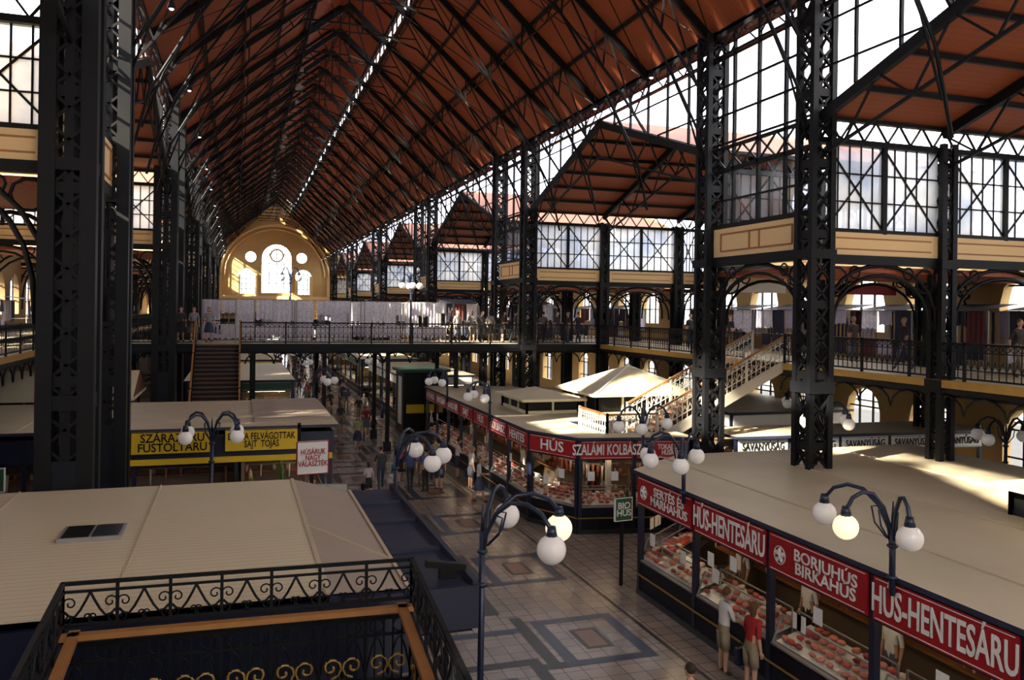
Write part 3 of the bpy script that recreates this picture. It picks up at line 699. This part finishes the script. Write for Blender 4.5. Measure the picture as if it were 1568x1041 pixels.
# left stalls
def exL1(mb):
    z1=3.68
    mb.poly([(-12,10.7,z1),(1.15,10.7,z1),(1.15,18.1,z1),(-12,18.1,z1)],'roof_rib')
    mb.poly([(1.15,10.7,z1),(2.35,11.6,3.36),(2.35,18.1,3.36),(1.15,18.1,z1)],'roof_pink')
    mb.beam((1.15,14.2,z1+.01),(2.35,13.0,3.37),.03,.03,'roof_plain')
    mb.beam((1.15,10.7,z1),(1.15,18.1,z1),.07,.04,'roof_plain')
    mb.beam((2.35,11.6,3.38),(2.35,18.1,3.38),.05,.04,'roof_plain')
    mb.box(-12,2.3,18.1,18.3,2.9,3.5,'steel_grey'); mb.poly([(-12,18.1,z1),(1.15,18.1,z1),(2.35,18.4,3.3),(-12,18.4,3.5)],'roof_plain')
    mb.box(2.3,3.35,11.5,18.4,3.2,3.3,'gutter'); mb.box(3.27,3.35,11.5,18.4,2.75,3.42,'navy')
    mb.box(-12,2.3,10.62,10.72,2.6,3.6,'navy'); mb.poly([(1.15,10.65,z1),(1.15,10.65,2.75),(2.35,11.5,2.75),(2.35,11.5,3.36)],'navy'); mb.box(2.3,3.35,11.45,11.53,2.75,3.36,'navy')
    for y in (13.5,15.5,17): mb.box(2.35,3.3,y,y+.06,3.3,3.36,'gutter')
    mb.box(-12,1.6,10.8,10.9,0,2.7,'black'); mb.box(1.5,1.6,10.9,11.9,0,2.7,'black'); mb.box(-12,3.27,11.5,18.3,2.7,2.8,'black'); mb.box(-12,1.5,10.8,11.5,2.7,2.8,'black')
    mb.box(1.6,2.3,11.8,11.9,0,2.7,'steel_blue')
    for x in (-9,-6.1,-3.9,-1.4): mb.box(x-.012,x+.012,10.7,18.1,z1,z1+.02,'roof_plain')
    mb.box(-2.55,-1.65,14.1,14.9,z1,z1+.06,'steel_grey'); mb.box(-2.5,-2.12,14.15,14.85,z1+.06,z1+.07,'black'); mb.box(-2.08,-1.7,14.15,14.85,z1+.06,z1+.07,'tile_dark')
    mb.box(2.9,3.15,12.0,12.1,3.3,3.5,'black'); mb.beam((2.7,12.05,3.55),(3.3,12.05,3.45),.12,.1,'black')
par=stallblock('market_stall',0,[(((2.3,11.9),(2.3,18.2),3,['']),dict(zr=2.7,near=False,signm='navy',lit=False,sh=.4))],[],exL1)
def exL2(mb):
    mb.box(-8.9,-8.8,27.8,35,0,3.4,'shopwall'); mb.box(-8.8,3,34.9,35,0,3.4,'shopwall')
    seams(mb,-8.5,.5,27.6,35,3.54,2.4)
    mb.box(.6,3.1,28.6,34.8,3.5,3.62,'roof_pink')
    mb.box(-3.2,3.0,27.42,27.48,2.44,2.62,'yellow'); mb.box(-3.2,-3.1,27.4,27.5,2.4,3.6,'black'); mb.box(1.9,2.0,27.4,27.5,2.4,3.6,'black')
par=stallblock('fruit_stall',0,[
 (((-8.8,27.6),(3.0,27.6),4,['','','','']),dict(zr=3.3,kind='meat',signm='navy',sh=.7,near=False,txm='navy',lit=False)),
 (((3.0,27.6),(3.0,35),3,['','','']),dict(zr=3.3,kind='veg',signm='navy',sh=.6,near=False,txm='navy'))],
 [([(-9,27.4),(3.2,27.4),(3.2,35.1),(-9,35.1)],3.45,'roof_plain')],exL2)
def signboard(name,lines,c,w,h,u,bm,tm,post=None,size=None,sx=1):
    par=empty(name,(0,0,0)); mb=MB(); u=Vector((u[0],u[1],0)).normalized(); n=u.cross(Vector((0,0,1))); c=Vector(c)
    def bx(a0,a1,d0,d1,z0,z1,m):
        f=lambda a,d,z:c+u*a+n*d+Vector((0,0,z))
        mb.hexa([f(a0,d0,z0),f(a1,d0,z0),f(a1,d1,z0),f(a0,d1,z0),f(a0,d0,z1),f(a1,d0,z1),f(a1,d1,z1),f(a0,d1,z1)],m)
    bx(-w/2,w/2,-.04,.02,-h/2,h/2,bm)
    for s in (-1,1): bx(-w/2,w/2,.02,.03,s*h/2-.02 if s>0 else -h/2,s*h/2 if s>0 else -h/2+.02,tm); bx(s*w/2-.012,s*w/2+.012,-.04,.03,-h/2,h/2,tm)
    if post: bx(-.04,.04,-.1,-.04,-post,h/2,'steel')
    mb.obj('board',par)
    text(lines,c+n*.04,u,size or h*.4,tm,par,sx=sx)
signboard('shop_sign','SZÁRAZÁRU\nFÜSTÖLTÁRU',(-1.8,27.35,3.12),2.35,.68,(1,0),'yellow','black',size=.36,sx=.9)
signboard('shop_sign','BARKA FELVÁGOTTAK\nSAJT  TOJÁS',(.8,27.35,3.12),2.2,.68,(1,0),'yellow','black',size=.30,sx=.66)
signboard('shop_sign','BARO',(-5.6,21.5,3.3),1.3,.55,(1,0),'green','white',post=3.3,size=.42)
signboard('shop_sign','HÚSÁRUK\nNAGY\nVÁLASZTÉK',(1.9,21.9,3.45),.8,.85,(1,.15),'white','red',post=3.4,size=.19,sx=.75)
signboard('shop_sign','BIO\nHÚS',(9.85,20.1,2.05),.52,.62,(1,.1),'green','white',post=2.05,size=.24)
# small roof lanterns
def lantern(name,x0,x1,y0,y1,z0,h,rh,axis='x',m='roof_rib_x',wall='wood',hip=True):
    mb=MB()
    n=max(2,int((x1-x0)/.9))
    for k in range(n+1):
        x=x0+(x1-x0)*k/n
        for y in (y0,y1): mb.box(x-.04,x+.04,y-.04,y+.04,z0,z0+h,wall)
    n2=max(2,int((y1-y0)/.9))
    for k in range(n2+1):
        y=y0+(y1-y0)*k/n2
        for x in (x0,x1): mb.box(x-.04,x+.04,y-.04,y+.04,z0,z0+h,wall)
    mb.box(x0,x1,y0,y1,z0,z0+.12,wall)
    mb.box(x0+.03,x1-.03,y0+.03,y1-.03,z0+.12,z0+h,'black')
    o=.25; a=(x0-o,y0-o,z0+h);b=(x1+o,y0-o,z0+h);c=(x1+o,y1+o,z0+h);d=(x0-o,y1+o,z0+h); zt=z0+h+rh
    if axis=='p': t1=t2=((x0+x1)/2,(y0+y1)/2,zt)
    elif axis=='x': i=(y1-y0)/2 if hip else 0; t1=(x0-o*(not hip)+i,(y0+y1)/2,zt);t2=(x1+o*(not hip)-i,(y0+y1)/2,zt)
    else: i=(x1-x0)/2 if hip else 0; t1=((x0+x1)/2,y0-o*(not hip)+i,zt);t2=((x0+x1)/2,y1+o*(not hip)-i,zt)
    if axis=='p':
        for e in ((a,b),(b,c),(c,d),(d,a)): mb.poly([e[0],e[1],t1],m)
        for e in (a,b,c,d): mb.beam(e,t1,.06,.06,'white')
        mb.sph(t1,.1,'white')
    elif axis=='x': mb.poly([a,b,t2,t1],m);mb.poly([c,d,t1,t2],m);mb.poly([d,a,t1],'roof_plain' if hip else wall);mb.poly([b,c,t2],'roof_plain' if hip else wall)
    else: mb.poly([b,c,t2,t1],m);mb.poly([d,a,t1,t2],m);mb.poly([a,b,t1],'roof_plain' if hip else wall);mb.poly([c,d,t2],'roof_plain' if hip else wall)
    for e,f in ((a,b),(b,c),(c,d),(d,a)): mb.beam(e,f,.08,.1,'roof_white')
    mb.obj(name)
lantern('roof_lantern',13.6,18.0,30.2,33.8,3.19,.8,1.05,'p','roof_white','roof_white')
lantern('roof_lantern',11.0,13.2,31.2,34.4,3.19,.55,.35,'y','roof_white','roof_white')
lantern('roof_lantern',15.4,19.6,9.8,13.2,3.19,.6,.45,'x','roof_rib_x','steel_blue')
lantern('roof_lantern',-8.0,-4.4,13.0,16.0,3.68,.75,.35,'x','roof_rib_x','steel_blue')
lantern('gabled_stall',-12.5,-4.2,37.0,41.4,0,3.5,1.0,'x','roof_white','wood_step',False)
lantern('gabled_stall',-13.5,-9.4,28.5,34,0,3.6,.9,'x','roof_rib_x','wood_step',False)
mb=MB()
mb.box(9.3,11.9,48.2,50.5,0,3.6,'black'); mb.box(9.27,9.3,48.6,49.6,.5,3.3,'white'); mb.box(9.5,11.7,48.15,48.2,1.2,1.7,'yellow'); mb.box(9.1,12.1,48,50.7,3.6,3.75,'green')
for x in (9.35,10.6,11.85): mb.box(x-.05,x+.05,48.1,48.2,0,3.6,'steel')
mb.obj('kiosk')
# ---------------------------------------------------------------- gallery stalls (textiles)
def cloth(mb,c,w,h,u,m,amp=.05):
    c=Vector(c);u=Vector((u[0],u[1],0));n=u.cross(Vector((0,0,1)));N=14;vs=[];ph=random.random()*6
    for j in range(3):
        for i in range(N+1):
            vs.append(c+u*(w*(i/N-.5))+n*(amp*math.sin(i*1.5+ph)*(j+.5)/2)-Vector((0,0,h*j/2*(1+.05*math.sin(i)))))
    fs=[(j*(N+1)+i,j*(N+1)+i+1,(j+1)*(N+1)+i+1,(j+1)*(N+1)+i) for j in range(2) for i in range(N)]
    mb.add(vs,fs,m,True)
def textile_stall(loc,w,u,mats,name='textile_stall',h=2.15,roof=None):
    mb=MB(); c=Vector(loc); u=Vector((u[0],u[1],0)); n=u.cross(Vector((0,0,1)))
    for a in (-w/2,0,w/2):
        for d in (0,-1.4): p=c+u*a+n*d; mb.beam(p,p+Vector((0,0,h)),.05,.05,'steel_grey')
    for d in (0,-1.4): mb.beam(c+u*(-w/2)+n*d+Vector((0,0,h)),c+u*(w/2)+n*d+Vector((0,0,h)),.05,.05,'steel_grey')
    p=[c+u*a+n*d+Vector((0,0,.85)) for a,d in ((-w/2,.1),(w/2,.1),(w/2,-.9),(-w/2,-.9))]; mb.poly(p,'cloth_w')
    k=max(3,int(w/.7))
    for i in range(k):
        a=-w/2+w*(i+.5)/k
        cloth(mb,c+u*a+n*.06+Vector((0,0,h)),w/k*.85,random.uniform(.5,1.2),u,random.choice(mats))
        cloth(mb,c+u*a+n*.12+Vector((0,0,.86)),w/k*.92,random.uniform(.5,.8),u,random.choice(mats))
        if i%2==0 or roof: cloth(mb,c+u*a-n*1.4+Vector((0,0,h)),w/k*.95,1.3,u,random.choice(mats))
    if roof: mb.poly([c+u*a+n*d+Vector((0,0,h+.03+(.25 if d<-.5 else 0))) for a,d in ((-w/2,.25),(w/2,.25),(w/2,-1.5),(-w/2,-1.5))],roof)
    mb.obj(name)
W=['cloth_w']
for x in (1.3,4.2,7.2,9.6): textile_stall((x,43.1,GZ),2.7 if x<7 else 1.9,(1,0),W)
for x in (-.4,2.6,5.6,8.4): textile_stall((x,46.2,GZ),2.6,(1,0),W+['cloth_w','cloth_l'])
DK=['cloth_l','cloth_w','cloth_b','cloth_b','cloth_b','cloth_r']
for x in (12.2,16.9): textile_stall((x,46.6,GZ),2.2,(1,0),DK,roof='cloth_b')
for i in range(9):
    textile_stall((XR+9.6,13+i*3.4,GZ),2.6,(0,-1),DK,h=2.0,roof='cloth_b')
for i in range(14):
    textile_stall((XR+8.4,49+i*5.5,GZ),3.2,(0,-1),DK,h=2.0,roof='cloth_b')
for i in range(5): textile_stall((XL-9.6,26+i*9,GZ),3.2,(0,1),DK,h=2.0,roof='cloth_b')
mb=MB()
for (x,y,w,t) in ((17.2,25.0,2.6,'white'),(21.5,24.6,3,'red'),(24.3,24.6,1.6,'navy'),(17.2,47.6,2.6,'white')):
    mb.box(x-w/2,x+w/2,y,y+.08,8.05,8.4,t)
    for q in (-w/2+.1,w/2-.1): mb.box(x+q-.03,x+q+.03,y+.02,y+.06,8.4,9.1,'steel')
mb.obj('gallery_signboards')
# ---------------------------------------------------------------- lamps
def lamp(x,y,z0,zg,angs,r=1.2,gr=.2,lit=(),base=True):
    par=empty('globe_street_lamp',(x,y,0)); mb=MB(); gm=MB()
    zt=zg+.35; M='lamp_blue'
    mb.tube([(0,0,z0),(0,0,zt-.3)],.05,M,8)
    if base:
        mb.tube([(0,0,z0),(0,0,z0+.5),(0,0,z0+.9)],.13,M,8,r2=.06)
    for z in (zt-1.1,zt-.6): mb.sph((0,0,z),(.09,.09,.05),M,8,5)
    mb.tube([(0,0,zt-.3),(0,0,zt+.1)],.035,M,6,r2=.01)
    for i,a in enumerate(angs):
        a=math.radians(a); c,s=math.cos(a),math.sin(a); R=r[i] if hasattr(r,'__len__') else r
        f=lambda rr,z:(rr*c,rr*s,z)
        mb.tube([f(0,zt-.75),f(R*.05,zt-.35),f(R*.2,zt),f(R*.42,zt+.2),f(R*.65,zt+.22),f(R*.86,zt+.12),f(R*.97,zt-.04),f(R,zt-.14)],.034,M,6)
        mb.tube([f(R*.08,zt-.5),f(R*.25,zt-.3),f(R*.3,zt-.05),f(R*.2,zt-.02)],.016,M,5)
        mb.tube([f(R,zt-.02),f(R,zt-.18)],.06,M,8,r2=.09)
        gm.sph(f(R,zg),gr,'globe_lit' if i in lit else 'globe',20,12)
    mb.obj('post',par); gm.obj('globes',par)
F=(55,2,-55); G=(125,180,235)
lamp(3.55,12.0,0,3.93,F,1.25,.21,(1,)); lamp(3.55,19.2,0,3.85,F,1.15,.2)
lamp(9.86,10.55,2.9,3.93,(105,150,255),(1.25,.7,.5),.2,(1,),False); lamp(9.86,17.0,2.9,3.9,(118,170,235,35),(1.0,.8,.8,.7),.19,(),False)
lamp(-.6,24.2,0,3.8,(40,140,220,320),.85,.19)
lamp(9.55,31.5,2.9,3.9,(120,180,240),.9,.19,(),False); lamp(11.7,22.6,0,3.9,(10,60,190,240),.9,.18)
lamp(9.55,38.5,2.9,3.9,(120,180,240),.9,.19,(),False); lamp(3.55,41,0,3.8,F,1.0,.19)
lamp(8.5,42.3,GZ,8.5,(0,90,180,270),.45,.18,base=False); lamp(2.75,46.9,GZ,8.9,(0,180),.45,.18,base=False)
lamp(15.6,42.6,GZ,8.0,(0,180),.5,.18,base=False)
lamp(18.0,22.2,0,3.9,(10,100,190,280),.9,.19); lamp(22.5,19.5,0,3.6,(10,100,190,280),.9,.19); lamp(19.6,13.5,GZ,8.2,(60,240),.5,.19,base=False)
lamp(-6.2,20.5,0,3.9,(20,160),.6,.2); lamp(22,28.5,0,3.7,(10,100,190,280),.9,.19)
for y in (55,66,80): lamp(3.55,y,0,3.8,F,1.0,.19); lamp(9.3,y+.5,0,3.8,G,1.0,.19)
# pendants
mb=MB()
for i,y in enumerate(FR[6:]):
    for x,z in ((XR-2.0,15.2),(XL+1.4,15.6)):
        if x<0 and i%2: continue
        mb.tube([(x,y+.5,z),(x,y+.5,zroof(x)-.2)],.012,'steel',4); mb.tube([(x,y+.5,z+.05),(x,y+.5,z-.2)],.05,'steel',8,r2=.13)
        mb.sph((x,y+.5,z-.2),(.07,.07,.05),'bulb',8,5)
mb.obj('pendant_lights')
# ---------------------------------------------------------------- people
def person_mesh(name,pose,skirt=False,shorts=False,longhair=False,bag=False):
    st=pose.get('st',.0); lean=pose.get('lean',0)
    J={}
    def yz(z,y): return y+lean*max(0,z-.95)
    J['pel']=(0,0,.96);J['sp']=(0,yz(1.15,0),1.15);J['ch']=(0,yz(1.34,0),1.34);J['nk']=(0,yz(1.47,0),1.475);J['hb']=(0,yz(1.56,.015),1.56)
    R={'pel':(.15,.11),'sp':(.125,.095),'ch':(.16,.11),'nk':(.06,.06),'hb':(.05,.05)}
    E=[('pel','sp','t'),('sp','ch','t'),('ch','nk','t'),('nk','hb','s')]
    for s,sg in (('L',-1),('R',1)):
        yk=st*sg
        J['h'+s]=(sg*.095,0,.88);J['k'+s]=(sg*.10,yk*.55+.02,.50);J['a'+s]=(sg*.105,yk-(.06 if yk<0 else 0),.10);J['f'+s]=(sg*.12,yk+.13,.04)
        R['h'+s]=(.09,.09);R['k'+s]=(.062,.062);R['a'+s]=(.042,.042);R['f'+s]=(.042,.035)
        el,wr=pose['arms'][0 if sg<0 else 1]
        J['s'+s]=(sg*.175,yz(1.41,0),1.41);J['e'+s]=(sg*el[0],yz(el[2],el[1]),el[2]);J['w'+s]=(sg*wr[0],yz(wr[2],wr[1]),wr[2])
        R['s'+s]=(.062,.062);R['e'+s]=(.043,.043);R['w'+s]=(.028,.028)
        E+=[('pel','h'+s,'l'),('h'+s,'k'+s,'l'),('k'+s,'a'+s,'c'),('a'+s,'f'+s,'f'),('ch','s'+s,'t'),('s'+s,'e'+s,'t'),('e'+s,'w'+s,'s')]
    ks=list(J); me=bpy.data.meshes.new('sk'); me.from_pydata([J[k] for k in ks],[(ks.index(a),ks.index(b)) for a,b,_ in E],[])
    ob=bpy.data.objects.new('sk',me); COL.objects.link(ob)
    md=ob.modifiers.new('s','SKIN'); md.use_smooth_shade=True
    for i,k in enumerate(ks):
        v=me.skin_vertices[0].data[i]; v.radius=R[k]; v.use_root=(k=='pel')
    sb=ob.modifiers.new('b','SUBSURF'); sb.levels=1
    dg=bpy.context.evaluated_depsgraph_get(); em=bpy.data.meshes.new_from_object(ob.evaluated_get(dg)); bpy.data.objects.remove(ob)
    mb=MB(); lab={'t':'shirt','s':'skin','l':'trousers','c':'skin' if (shorts or skirt) else 'trousers','f':'shoe'}
    vs=[v.co.copy() for v in em.vertices]
    segs=[(Vector(J[a]),Vector(J[b]),l) for a,b,l in E]
    by={}
    for p in em.polygons:
        c=p.center; best=None;bd=9
        for a,b,l in segs:
            t=max(0,min(1,(c-a).dot(b-a)/(b-a).length_squared)); d=(c-(a+(b-a)*t)).length
            if d<bd: bd=d;best=l
        if best=='t' and c.z<.97 : best='l'
        by.setdefault(lab[best],[]).append(list(p.vertices))
    o=len(mb.v); mb.v+=[tuple(v) for v in vs]
    for k,fs in by.items():
        mi=mb.mi(k)
        for f in fs: mb.f.append([o+i for i in f]); mb.m.append(mi); mb.sm.append(True)
    hx,hy,hz=0,yz(1.65,.02),1.645
    mb.sph((hx,hy,hz),(.074,.092,.113),'skin',14,10); mb.sph((hx,hy+.012,hz-.055),(.055,.072,.062),'skin',12,8)
    mb.sph((hx,hy+.095,hz-.015),(.013,.02,.024),'skin',6,5)
    for s in(-1,1):
        mb.sph((s*.076,hy-.005,hz-.01),(.012,.02,.032),'skin',6,5); mb.sph((s*.03,hy+.083,hz+.008),(.013,.009,.008),'white',6,4); mb.sph((s*.03,hy+.091,hz+.008),(.006,.004,.006),'black',5,4)
        mb.sph((s*.03,hy+.086,hz+.03),(.018,.007,.005),'hair',6,4)
    mb.sph((0,hy+.083,hz-.058),(.022,.008,.007),'lip',6,4)
    mb.sph((0,hy-.02,hz+.03),(.083,.094,.098),'hair',14,9)
    if longhair: mb.sph((0,hy-.055,hz-.06),(.078,.055,.13),'hair',12,8)
    for s,sg in (('L',-1),('R',1)):
        w=Vector(J['w'+s]);e=Vector(J['e'+s]);d=(w-e).normalized(); sd=Vector((0,1,0)) if abs(d.y)<.8 else Vector((0,0,1)); sd=(sd-d*sd.dot(d)).normalized(); nn=d.cross(sd)
        mb.tube([w-d*.01,w+d*.04,w+d*.085],.028,'skin',8,r2=.034)
        for i in range(4):
            b0=w+d*.08+sd*(.027-.018*i); ln=(.065,.075,.07,.052)[i]
            mb.tube([b0,b0+d*ln*.5,b0+d*ln*.85-nn*sg*.018],.0095,'skin',5,r2=.007)
        b0=w+d*.03+sd*.028; mb.tube([b0,b0+d*.03+sd*.02,b0+d*.06+sd*.022],.011,'skin',5,r2=.008)
    if skirt:
        n=14;vs=[];prof=((1.02,.135,.10),(.90,.17,.13),(.7,.21,.18),(.5,.24,.21))
        for z,a,b in prof:
            for k in range(n): t=2*pi*k/n; q=1+.05*math.cos(5*t)*(1.02-z); vs.append((a*q*math.cos(t),b*q*math.sin(t),z))
        mb.add(vs,[(j*n+k,j*n+(k+1)%n,(j+1)*n+(k+1)%n,(j+1)*n+k) for j in range(3) for k in range(n)],'trousers',True)
    if shorts:
        for s in ('L','R'):
            a=Vector(J['h'+s]);b=Vector(J['k'+s]); mb.tube([a,a+(b-a)*.5,a+(b-a)*.85],.095,'trousers',10,r2=.088)
    if bag:
        mb.box(-.36,-.26,-.1,.12,.45,.78,'navy'); mb.tube([(-.3,-.06,.78),(-.27,0,.92),(-.3,.08,.78)],.01,'black',5)
    return mb.mesh(name)
dn=((.23,-.02,1.14),(.24,.05,.88)); fw=((.22,.02,1.15),(.2,.26,1.12)); up=((.24,.08,1.17),(.18,.33,1.12))
PM=[person_mesh('man_standing',dict(arms=(dn,dn))),
    person_mesh('man_walking',dict(st=.24,arms=(((.23,.08,1.15),(.22,.22,.95)),((.23,-.12,1.15),(.23,-.12,.9))))),
    person_mesh('woman_walking',dict(st=.2,arms=(dn,fw)),skirt=True,longhair=True,bag=True),
    person_mesh('woman_standing',dict(lean=.12,arms=(fw,dn)),shorts=True,longhair=True,bag=True),
    person_mesh('man_reaching',dict(lean=.1,arms=(fw,up)),shorts=True)]
SH=[(.3,.03,.03),(.5,.5,.5),(.04,.05,.12),(.12,.13,.1),(.03,.03,.03),(.3,.24,.16),(.06,.08,.14),(.65,.6,.5),(.03,.03,.05)]
DKS=[(.03,.03,.04),(.05,.05,.07),(.12,.10,.09),(.25,.24,.25),(.04,.03,.03)]
def person(k,x,y,rot,col=None,z=0,sc=1):
    o=inst(PM[k],PM[k].name,(x,y,z),math.radians(rot),None,sc); c=col or random.choice(SH); o.color=(c[0],c[1],c[2],1); return o
person(3,9.45,13.7,-85,(.34,.015,.015)); person(4,9.42,14.6,-95,(.6,.6,.58)); person(0,6.9,11.6,10,(.3,.1,.1))
person(2,6.0,43.2,175,(.3,.3,.15)); person(1,5.6,33.5,0,(.04,.05,.05)); person(3,4.9,32.0,20,(.5,.4,.4),0,.8)
person(1,6.7,33.0,0,(.05,.07,.22)); person(0,7.25,32.6,30,(.06,.1,.3)); person(3,7.85,32.8,-20,(.7,.7,.7)); person(0,7.4,34,170,(.1,.1,.15)); person(2,6.6,34.6,0,(.3,.1,.1))
person(3,9.1,32.6,-80,(.7,.7,.68)); person(4,9.1,34.8,-90,(.65,.5,.5)); person(0,8.9,36.6,-90); person(2,8.8,30.3,-100,(.6,.6,.6)); person(1,8.3,35.4,20)
PY=[48+i*1.35 for i in range(46)]
for i,y in enumerate(PY):
    person(random.choice([0,1,1,2,3]),random.uniform(4.6,8.4),y,random.choice([0,180,10,-170,90,-90]))
for y in (8.3,10.2,12.6,15.0,17.5): person(0,11.8,y,90,(.75,.75,.72))
for y in (29,33,38,41): person(0,11.5,y,90,(.75,.75,.72))
for i in range(13): person(random.choice([0,1,3]),10.9+i*.62,43.2+1.2*random.random(),random.choice([0,180,90,-90,200]),random.choice(DKS),GZ)
for x in (-2.6,-2.0,-1.3): person(random.choice([0,2]),x,43.9,180,random.choice(DKS),GZ)
for i in range(7): person(random.choice([0,1,3]),random.uniform(20.8,22.6),15+i*3.6,random.choice([0,180,90]),random.choice(DKS),GZ)
for i in range(6): person(random.choice([0,1,2]),-5.2+i*.9,21.5+random.random()*1.5,random.choice([0,90,180]),None,0)
# ---------------------------------------------------------------- exterior
mb=MB()
for i in range(11):
    y=-20+i*19; h=random.uniform(13,17); mb.box(52,66,y,y+18.8,0,h,'ext1')
    for a in range(6):
        for zz in range(4): mb.box(51.9,52.05,y+1.5+a*2.8,y+2.8+a*2.8,2.5+zz*3.6,4.8+zz*3.6,'ext2')
for i in range(8):
    y=-20+i*24; h=random.uniform(11,14); mb.box(-62,-46,y,y+23,0,h,'ext1')
    for a in range(7):
        for zz in range(3): mb.box(-46.05,-45.9,y+1.5+a*3,y+2.9+a*3,2.5+zz*3.4,4.6+zz*3.4,'ext2')
mb.obj('apartment_buildings')
mb=MB(); mb.poly([(-200,-150,-.15),(200,-150,-.15),(200,300,-.15),(-200,300,-.15)],'asphalt'); mb.obj('ground_street')
# ---------------------------------------------------------------- world & sun
w=bpy.data.worlds.new('sky'); S.world=w; w.use_nodes=True; nt=w.node_tree; bg=nt.nodes['Background']
tc=nt.nodes.new('ShaderNodeTexCoord'); sp=nt.nodes.new('ShaderNodeSeparateXYZ'); nt.links.new(tc.outputs['Generated'],sp.inputs[0])
r=nt.nodes.new('ShaderNodeValToRGB'); r.color_ramp.elements[0].color=(.85,.88,1,1); r.color_ramp.elements[1].color=(1,.97,.93,1); r.color_ramp.elements[1].position=.4
nt.links.new(sp.outputs[2],r.inputs[0]); nt.links.new(r.outputs[0],bg.inputs[0]); bg.inputs[1].default_value=6.0
l=bpy.data.lights.new('sun','SUN'); l.energy=44; l.angle=.02; l.color=(1,.86,.62); o=bpy.data.objects.new('sun',l); COL.objects.link(o)
o.rotation_euler=Vector((1,.42,-.62)).to_track_quat('-Z','Y').to_euler()
# ---------------------------------------------------------------- camera
cam=bpy.data.cameras.new('camera'); co=bpy.data.objects.new('camera',cam); COL.objects.link(co)
cam.sensor_width=36; cam.lens=1300/1600*36; cam.shift_y=-46/1600; cam.clip_end=600
M=Matrix.Rotation(-math.radians(18.3),4,'Z')@Matrix.Rotation(pi/2,4,'X')@Matrix.Rotation(math.radians(.8),4,'Z')
M.translation=Vector((0,0,7.3)); co.matrix_world=M
S.camera=co
S.view_settings.view_transform='Standard'; S.view_settings.look='None'; S.view_settings.exposure=0
